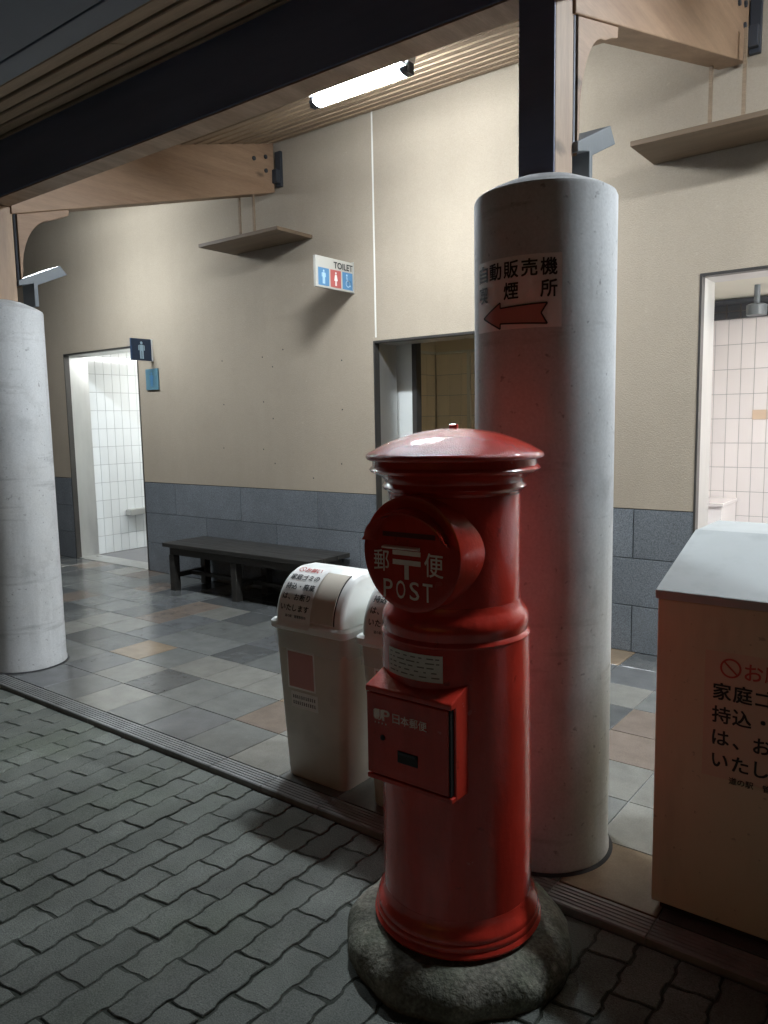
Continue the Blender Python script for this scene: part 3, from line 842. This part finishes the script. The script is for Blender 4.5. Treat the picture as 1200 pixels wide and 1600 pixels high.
def waste_bin(label):
    t = thing('waste_bin', label, 'waste bin', (-1.966, 2.235, 0), 'white bins with a curved lid')
    rg = lambda hx, hy, z, r=0.03, c=0: rrect(hx, hy, r, z, -0.014 if c else 0, 0)
    MB().loft([rrect(0.144, 0.142, 0.03, 0.0), rrect(0.150, 0.150, 0.03, 0.012), rrect(0.181, 0.168, 0.03, 0.61)]).build('body', M['binplastic'], t, smooth=True)
    MB().loft([rrect(0.186, 0.172, 0.03, 0.605), rrect(0.198, 0.181, 0.03, 0.612), rrect(0.198, 0.181, 0.03, 0.634), rrect(0.190, 0.174, 0.03, 0.642)]).build('rim', M['hood'], t, smooth=True)
    # hood: curved front and back
    prof = []
    for k in range(13):
        a = k/12*90
        prof.append((-0.006-0.160*cosd(a), 0.643+0.187*sind(a)))
    for k in range(1, 13):
        a = 90-k/12*90
        prof.append((0.045+0.115*cosd(a), 0.643+0.187*sind(a)))
    hx = 0.172
    hood = MB()
    rings = []
    def ins(pf, d):
        return [(p[0]*(1-d/0.17), 0.643+(p[1]-0.643)*(1-d/0.19)) for p in pf]
    for x, d in ((-hx, 0.018), (-hx+0.004, 0.007), (-hx+0.015, 0.0), (hx-0.015, 0.0), (hx-0.004, 0.007), (hx, 0.018)):
        rings.append([(x, p[0], p[1]) for p in ins(prof, d)])
    hood.loft(rings)
    hood.build('lid', M['hood'], t, smooth=True)
    # front curve, arc-length parameter from the top of the flap downwards
    def arc(s, off):
        # s = 0 at the top of the curve (a = 84 deg); runs down the front, then hangs straight
        n = 60; acc = 0; a0 = 84; prev = None
        for i in range(n+1):
            a = a0*(1-i/n)
            q = (-0.006-(0.160+off)*cosd(a), 0.643+(0.187+off)*sind(a))
            if prev:
                dl_ = math.hypot(q[0]-prev[0], q[1]-prev[1])
                if acc+dl_ >= s:
                    f_ = (s-acc)/dl_
                    return (prev[0]+(q[0]-prev[0])*f_, prev[1]+(q[1]-prev[1])*f_)
                acc += dl_
            prev = q
        return (prev[0]-min(0.020, (s-acc)*0.6), prev[1]-(s-acc))
    fl_ = MB()
    fl_.grid(1, 24, lambda u, v: (-0.145+u*0.275, *arc(0.035+v*0.215, 0.003)))
    fl_.grid(1, 24, lambda u, v: (0.13, *arc(0.035+v*0.215, 0.003-u*0.006)))
    fl_.grid(1, 24, lambda u, v: (-0.145, *arc(0.035+v*0.215, 0.003-u*0.006)))
    fl_.grid(1, 1, lambda u, v: (-0.145+u*0.275, *arc(0.035, 0.003-v*0.006)))
    fl_.build('flap', M['binplastic'], t, smooth=True)
    gp = MB().grid(1, 24, lambda u, v: (0.1305+u*0.006, *arc(0.030+v*0.22, 0.0012)))
    gp.build('flap_gap', M['gap'], t)
    # notice on the flap, hanging down over the rim
    sx = -0.062
    st_ = MB().grid(4, 30, lambda u, v: (sx-0.084+u*0.168, *arc(0.018+v*0.272, 0.0055+0.004*v)))
    stk = st_.build('notice_sticker', M['paper'], t, smooth=True)
    pr = Print(); notice(pr, 0.156, 0.129, 0.0300, step=0.0435)
    pr.build('lettering', [M['ink'], M['redink']], stk, lambda u, v: (sx+u, *arc(0.018+0.136-v, 0.0075+0.004*((0.136-v)/0.272))), 0, 0.01)
    # poster and strip on the front of the body
    fy = lambda z: -(0.150+(0.168-0.150)*(z-0.012)/0.598)-0.0012
    Print().rect(-0.115, 0.030, 0.372, 0.530, 0).rect(-0.108, 0.023, 0.380, 0.522, 1).build('poster', [M['paper'], M['pinkprint']], t, lambda u, v: (u, fy(v)-(0.0008 if abs(u) < 0.1081 and 0.379 < v < 0.5221 and u < 0.0231 else 0), v))
    sp = Print().rect(-0.102, 0.038, 0.296, 0.362, 0)
    for k in range(2):
        for c in range(11):
            u0_ = -0.092+c*0.011
            for q in range(3):
                sp.rect(u0_, u0_+random.uniform(.004, .0085), 0.335-k*0.024+q*0.0048, 0.3375-k*0.024+q*0.0048, 1)
            sp.rect(u0_+random.uniform(.002, .004), u0_+.0055, 0.334-k*0.024, 0.348-k*0.024, 1)
    sp.build('small_label', [M['paper'], M['ink']], t, lambda u, v: (u, fy(v)-(0.0006 if -0.0921 < u < 0.0375 and 0.305 < v < 0.352 else 0), v))
    # liner bag folded over the rim
    bgm = MB(); rings = []
    nseg = 24
    for (z, e) in ((0.604, 0.004), (0.575, 0.007), (0.535, 0.005)):
        base_ = rrect(0.181*(1-(0.61-z)*0.085)+e, 0.168*(1-(0.61-z)*0.05)+e, 0.03, z)
        rings.append([(p[0]*(1+0.006*math.sin(i*2.1+z*90)), p[1]*(1+0.006*math.sin(i*1.7+z*70)), p[2]+(0.012*math.sin(i*1.3) if z < 0.55 else 0)) for i, p in enumerate(base_)])
    bgm.loft(rings, caps=False)
    bgm.build('liner_bag', M['bag'], t, smooth=True)
    return t
b1 = waste_bin('white plastic waste bin with curved lid, nearest the bench, notice fully in view')
b2 = copy_tree(b1)
b2.location = (-1.966+0.435, 2.235, 0)
b2['label'] = 'white plastic waste bin with curved lid, half hidden behind the red postbox'

wb = thing('waste_box', 'large beige metal waste box with sloping grey lid at the right picture edge', 'waste box', (-0.66, 2.082, 0))
W_, D_ = 0.86, 0.62
MB().prism([(0.0, 0.025), (D_, 0.025), (D_, 1.03), (0.37, 1.03), (0.0, 0.905)], 'x', 0.0, W_).build('body', M['boxbeige'], wb, bevel=0.004)
MB().prism([(0.02, 0.0), (D_-.02, 0.0), (D_-.02, 0.0245), (0.02, 0.0245)], 'x', 0.02, W_-.02).build('plinth', M['gap'], wb)
MB().prism([(-0.006, 0.906), (0.365, 1.033), (0.365, 1.052), (-0.006, 0.931)], 'x', -0.006, W_+0.006).build('sloping_lid', M['boxlid'], wb, bevel=0.003)
MB().prism([(0.372, 1.0305), (D_+.004, 1.0305), (D_+.004, 1.050), (0.372, 1.050)], 'x', -0.006, W_+0.006).build('rear_top', M['boxlid'], wb, bevel=0.003)
stk = MB().poly([(0.128, -0.0012, 0.44), (0.415, -0.0012, 0.44), (0.415, -0.0012, 0.785), (0.128, -0.0012, 0.785)]).build('notice_sticker', M['film'], wb)
pr = Print(); notice(pr, 0.262, 0.155, 0.0505, step=0.0635)
pr.build('lettering', [M['ink'], M['redhead']], stk, lambda u, v: (0.2725+u, -0.0024, 0.617+v))

# ------------------------------------------------------------------ postbox and its stone
PC = Vector((-1.046, 1.658, 0))
stn = bpy.data.meshes.new('stone_plinth')
bm = bmesh.new()
prof = [(0.0, 0.080), (0.10, 0.080), (0.18, 0.0795), (0.232, 0.0785), (0.262, 0.072), (0.285, 0.057), (0.300, 0.035), (0.304, 0.012), (0.300, -0.010), (0.292, -0.034)]
n = 72
rings = []
for r, z in prof:
    ring = []
    for i in range(n):
        a = 2*PI*i/n
        rr = r*(1+(0.018*math.sin(3*a+1)+0.014*math.sin(5*a+2.2)+0.010*math.sin(11*a)+0.006*math.sin(17*a+1+z*60))*(r/0.3)+(random.uniform(-.012, .012) if r > 0.25 else 0))
        zz = z+(0.004*math.sin(4*a+r*30)+0.003*math.sin(9*a+1.3)+0.005*math.sin(7*a+0.4+r*22)*math.sin(13*a+r*40)+random.uniform(-.004, .004))*(1 if r > 0.235 else 0)
        ring.append(bm.verts.new((rr*math.cos(a), rr*math.sin(a), zz)))
    rings.append(ring)
for j in range(1, len(rings)-1):
    for i in range(n): bm.faces.new((rings[j][i], rings[j][(i+1) % n], rings[j+1][(i+1) % n], rings[j+1][i]))
bm.faces.new(rings[1][::-1])
for v in rings[0]: bm.verts.remove(v)
bmesh.ops.recalc_face_normals(bm, faces=bm.faces)
bm.to_mesh(stn); bm.free()
stn.materials.append(M['stone'])
stn.polygons.foreach_set('use_smooth', [True]*len(stn.polygons))
so = link('stone_plinth', stn)
so.location = PC
so['label'] = 'rough round mossy stone plinth under the red postbox'; so['category'] = 'plinth'
ss = so.modifiers.new('smooth', 'SUBSURF'); ss.levels = 1; ss.render_levels = 1

pb = thing('postbox', 'round cast iron red Japanese postbox lettered POST on a stone plinth', 'postbox', (PC.x, PC.y, 0.083))
Z = lambda z: z-0.083
def lz(pf): return [(r, Z(z)) for r, z in pf]
MB().lathe(lz([(0.0, 0.0835), (0.2165, 0.0835), (0.2225, 0.088), (0.2245, 0.094), (0.2215, 0.101), (0.2178, 0.104), (0.2195, 0.110), (0.2185, 0.118), (0.2145, 0.122), (0.2155, 0.128), (0.2125, 0.137), (0.206, 0.146), (0.2005, 0.158), (0.198, 0.174)][1:]), 72).build('base', M['red'], pb, smooth=True)
MB().lathe(lz([(0.1975, 0.1745), (0.1962, 0.45), (0.1925, 0.80), (0.1912, 0.858)]), 72).build('lower_body', M['red'], pb, smooth=True)
MB().lathe(lz([(0.1918, 0.8585), (0.1925, 0.864), (0.1895, 0.869), (0.186, 0.8735), (0.187, 0.880), (0.1895, 0.889), (0.190, 0.899), (0.188, 0.910), (0.183, 0.921), (0.1745, 0.931), (0.170, 0.940), (0.1680, 0.952)]), 72).build('middle_band', M['red'], pb, smooth=True)
MB().lathe(lz([(0.1672, 0.9525), (0.1670, 1.08), (0.1676, 1.218)]), 72).build('upper_body', M['red'], pb, smooth=True)
MB().lathe(lz([(0.1680, 1.2185), (0.1715, 1.226), (0.1795, 1.2295), (0.1838, 1.2365), (0.1795, 1.2435), (0.1765, 1.2475), (0.178, 1.254), (0.185, 1.261), (0.196, 1.268), (0.206, 1.2715), (0.2125, 1.2745), (0.2165, 1.280), (0.2125, 1.2855), (0.2085, 1.288), (0.2085, 1.303)]), 72).build('cornice', M['red'], pb, smooth=True)
cp_ = lz([(0.2085, 1.3035), (0.2170, 1.3034), (0.2220, 1.3058), (0.2245, 1.3100), (0.2245, 1.3145), (0.2222, 1.3188), (0.2180, 1.3215), (0.206, 1.328), (0.185, 1.339), (0.160, 1.350), (0.130, 1.3605), (0.10, 1.3685), (0.07, 1.3745), (0.04, 1.3785), (0.015, 1.380), (0.002, 1.3802)])
MB().lathe(cp_, 96).build('cap', M['redtop'], pb, smooth=True)
kn = MB().box(-0.012, 0.012, -0.006, 0.006, Z(1.379), Z(1.3905))
kn.build('lifting_lug', M['red'], pb, bevel=0.003)
# round slot housing facing the road (-y)
FY, FZ, FR = -(PC.y-1.46), Z(1.085), 0.141
hs = MB().lathe([(FR, 0.05), (FR, 0.1945), (FR-0.0012, 0.197), (FR-0.0038, 0.198), (FR-0.014, 0.198), (0.0005, 0.198)], 72, (0, 0, FZ), 'y')
hs.build('slot_housing', M['red'], pb, smooth=True)
# visor: half-round canopy over the slot
vs = MB(); rings = []
for k in range(33):
    th = 180*k/32
    c, sn = cosd(th), sind(th)
    tip = max(0, (abs(th-90)/90-0.88)/0.12)
    def pt(a, b_, dy):
        if dy > 0: dy *= 1-0.4*(abs(th-90)/90)**3
        return (a*c+(0.010*tip*(1 if c > 0 else -1) if dy > 0.015 else 0), FY-dy, FZ+0.026+b_*sn+(0.004*tip if dy > 0.015 else 0))
    rings.append([pt(0.098+0.012*(abs(th-90)/90)**2, 0.088, -0.002), pt(0.113, 0.079, 0.038), pt(0.117, 0.078, 0.042), pt(0.115, 0.074, 0.043), pt(0.106, 0.073, 0.034), pt(0.092+0.014*(abs(th-90)/90)**2, 0.082, -0.002)])
vs.loft(rings)
vs.build('visor', M['red'], pb, smooth=True)
MB().box(-0.080, 0.072, FY-0.0012, FY+0.002, FZ+0.040, FZ+0.052).build('letter_slot', M['slotshade'], pb)
MB().prism([(FY-0.001, FZ+0.010), (FY-0.013, FZ+0.013), (FY-0.013, FZ+0.017), (FY-0.001, FZ+0.0195)], 'x', -0.076, 0.030).build('slot_flap', M['pink_letter'], pb, bevel=0.001)
fm = lambda off: (lambda u, v: (u, FY-off, FZ+v))
lt = Print()
lt.text('郵', -0.085, -0.020, h=0.052, w=0.046, bold=0.008)
lt.text('便', 0.068, -0.020, h=0.056, w=0.052, bold=0.012)
lt.rect(-0.051, 0.031, -0.003, 0.0085).rect(-0.051, 0.031, -0.0265, -0.014).rect(-0.0165, -0.0035, -0.061, -0.0268)
for ch, u in (('P', -0.066), ('O', -0.028), ('S', 0.012), ('T', 0.050)): lt.text(ch, u, -0.087, h=0.044, w=0.027, bold=0.008)
lt.build('lettering', M['pink_letter'], pb, fm(0.0012))
# notice plate wrapped on the body
rm = lambda r: (lambda u, v: (r*math.sin(u/0.192), -r*math.cos(u/0.192), Z(0.812)+v))
np_ = Print().rect(-0.088, 0.078, -0.034, 0.032).build('notice_plate', M['paper'], pb, rm(0.1942), 0.01)
lines = Print()
for k in range(5):
    u = -0.080
    while u < 0.066:
        l_ = random.uniform(0.006, 0.026)
        lines.rect(u, min(u+l_, 0.07), 0.0215-k*0.0115, 0.0245-k*0.0115); u += l_+random.uniform(0.004, 0.016)
lines.build('fine_print', M['greyink'], np_, rm(0.1949), 0.01)
# collection box on the front
fyb = 1.44-PC.y
cb = MB().prism([(fyb+0.016, Z(0.506)), (0.0, Z(0.506)), (0.0, Z(0.792)), (-0.10, Z(0.792)), (fyb-0.004, Z(0.748)), (fyb-0.004, Z(0.734)), (fyb+0.016, Z(0.734))], 'x', -0.127, 0.127)
cb.build('collection_box', M['red'], pb, bevel=0.003)
dr_ = MB().box(-0.125, 0.116, fyb-0.002, fyb+0.014, Z(0.522), Z(0.731)).build('box_door', M['red'], pb, bevel=0.003)
MB().box(-0.126, 0.127, fyb-0.003, fyb+0.0155, Z(0.5065), Z(0.519)).build('box_lip', M['red'], pb, bevel=0.002)
MB().box(0.1165, 0.1215, fyb+0.002, fyb+0.0155, Z(0.522), Z(0.731)).build('door_gap', M['black'], pb)
MB().lathe([(0.007, 0.0), (0.007, 0.003), (0.003, 0.0035)], 12, (-0.075, fyb-0.002, Z(0.622)), 'y').build('keyhole', M['black'], dr_)
MB().box(-0.030, 0.030, fyb-0.0032, fyb-0.0018, Z(0.570), Z(0.600)).build('handle_recess', M['black'], dr_)
MB().box(-0.026, 0.026, fyb-0.006, fyb-0.0034, Z(0.592), Z(0.599)).build('handle', M['darksteel'], dr_)
bl = Print()
# post emblem
bl.poly([(-0.098, 0.013), (-0.083, 0.013), (-0.083, -0.004), (-0.088, -0.0135), (-0.098, -0.0135), (-0.102, -0.009), (-0.102, 0.009)])
bl.text('P', -0.064, 0.0, h=0.027, w=0.022, bold=0.03)
bl.poly([(-0.081, 0.013), (-0.076, 0.013), (-0.076, -0.006), (-0.080, -0.0125), (-0.088, -0.0155), (-0.088, -0.0135), (-0.083, -0.0105), (-0.081, -0.004)])
for k in range(4): bl.rect(-0.099+k*0.011, -0.096+k*0.011, -0.0235, -0.0200)
for k, ch in enumerate('日本郵便'): bl.text(ch, -0.033+k*0.0262, -0.001, h=0.0235, w=0.021 if ch == '日' else 0.0235, bold=0.008)
bl.build('lettering', M['pink_letter'], dr_, lambda u, v: (u, fyb-0.0030, Z(0.680)+v))
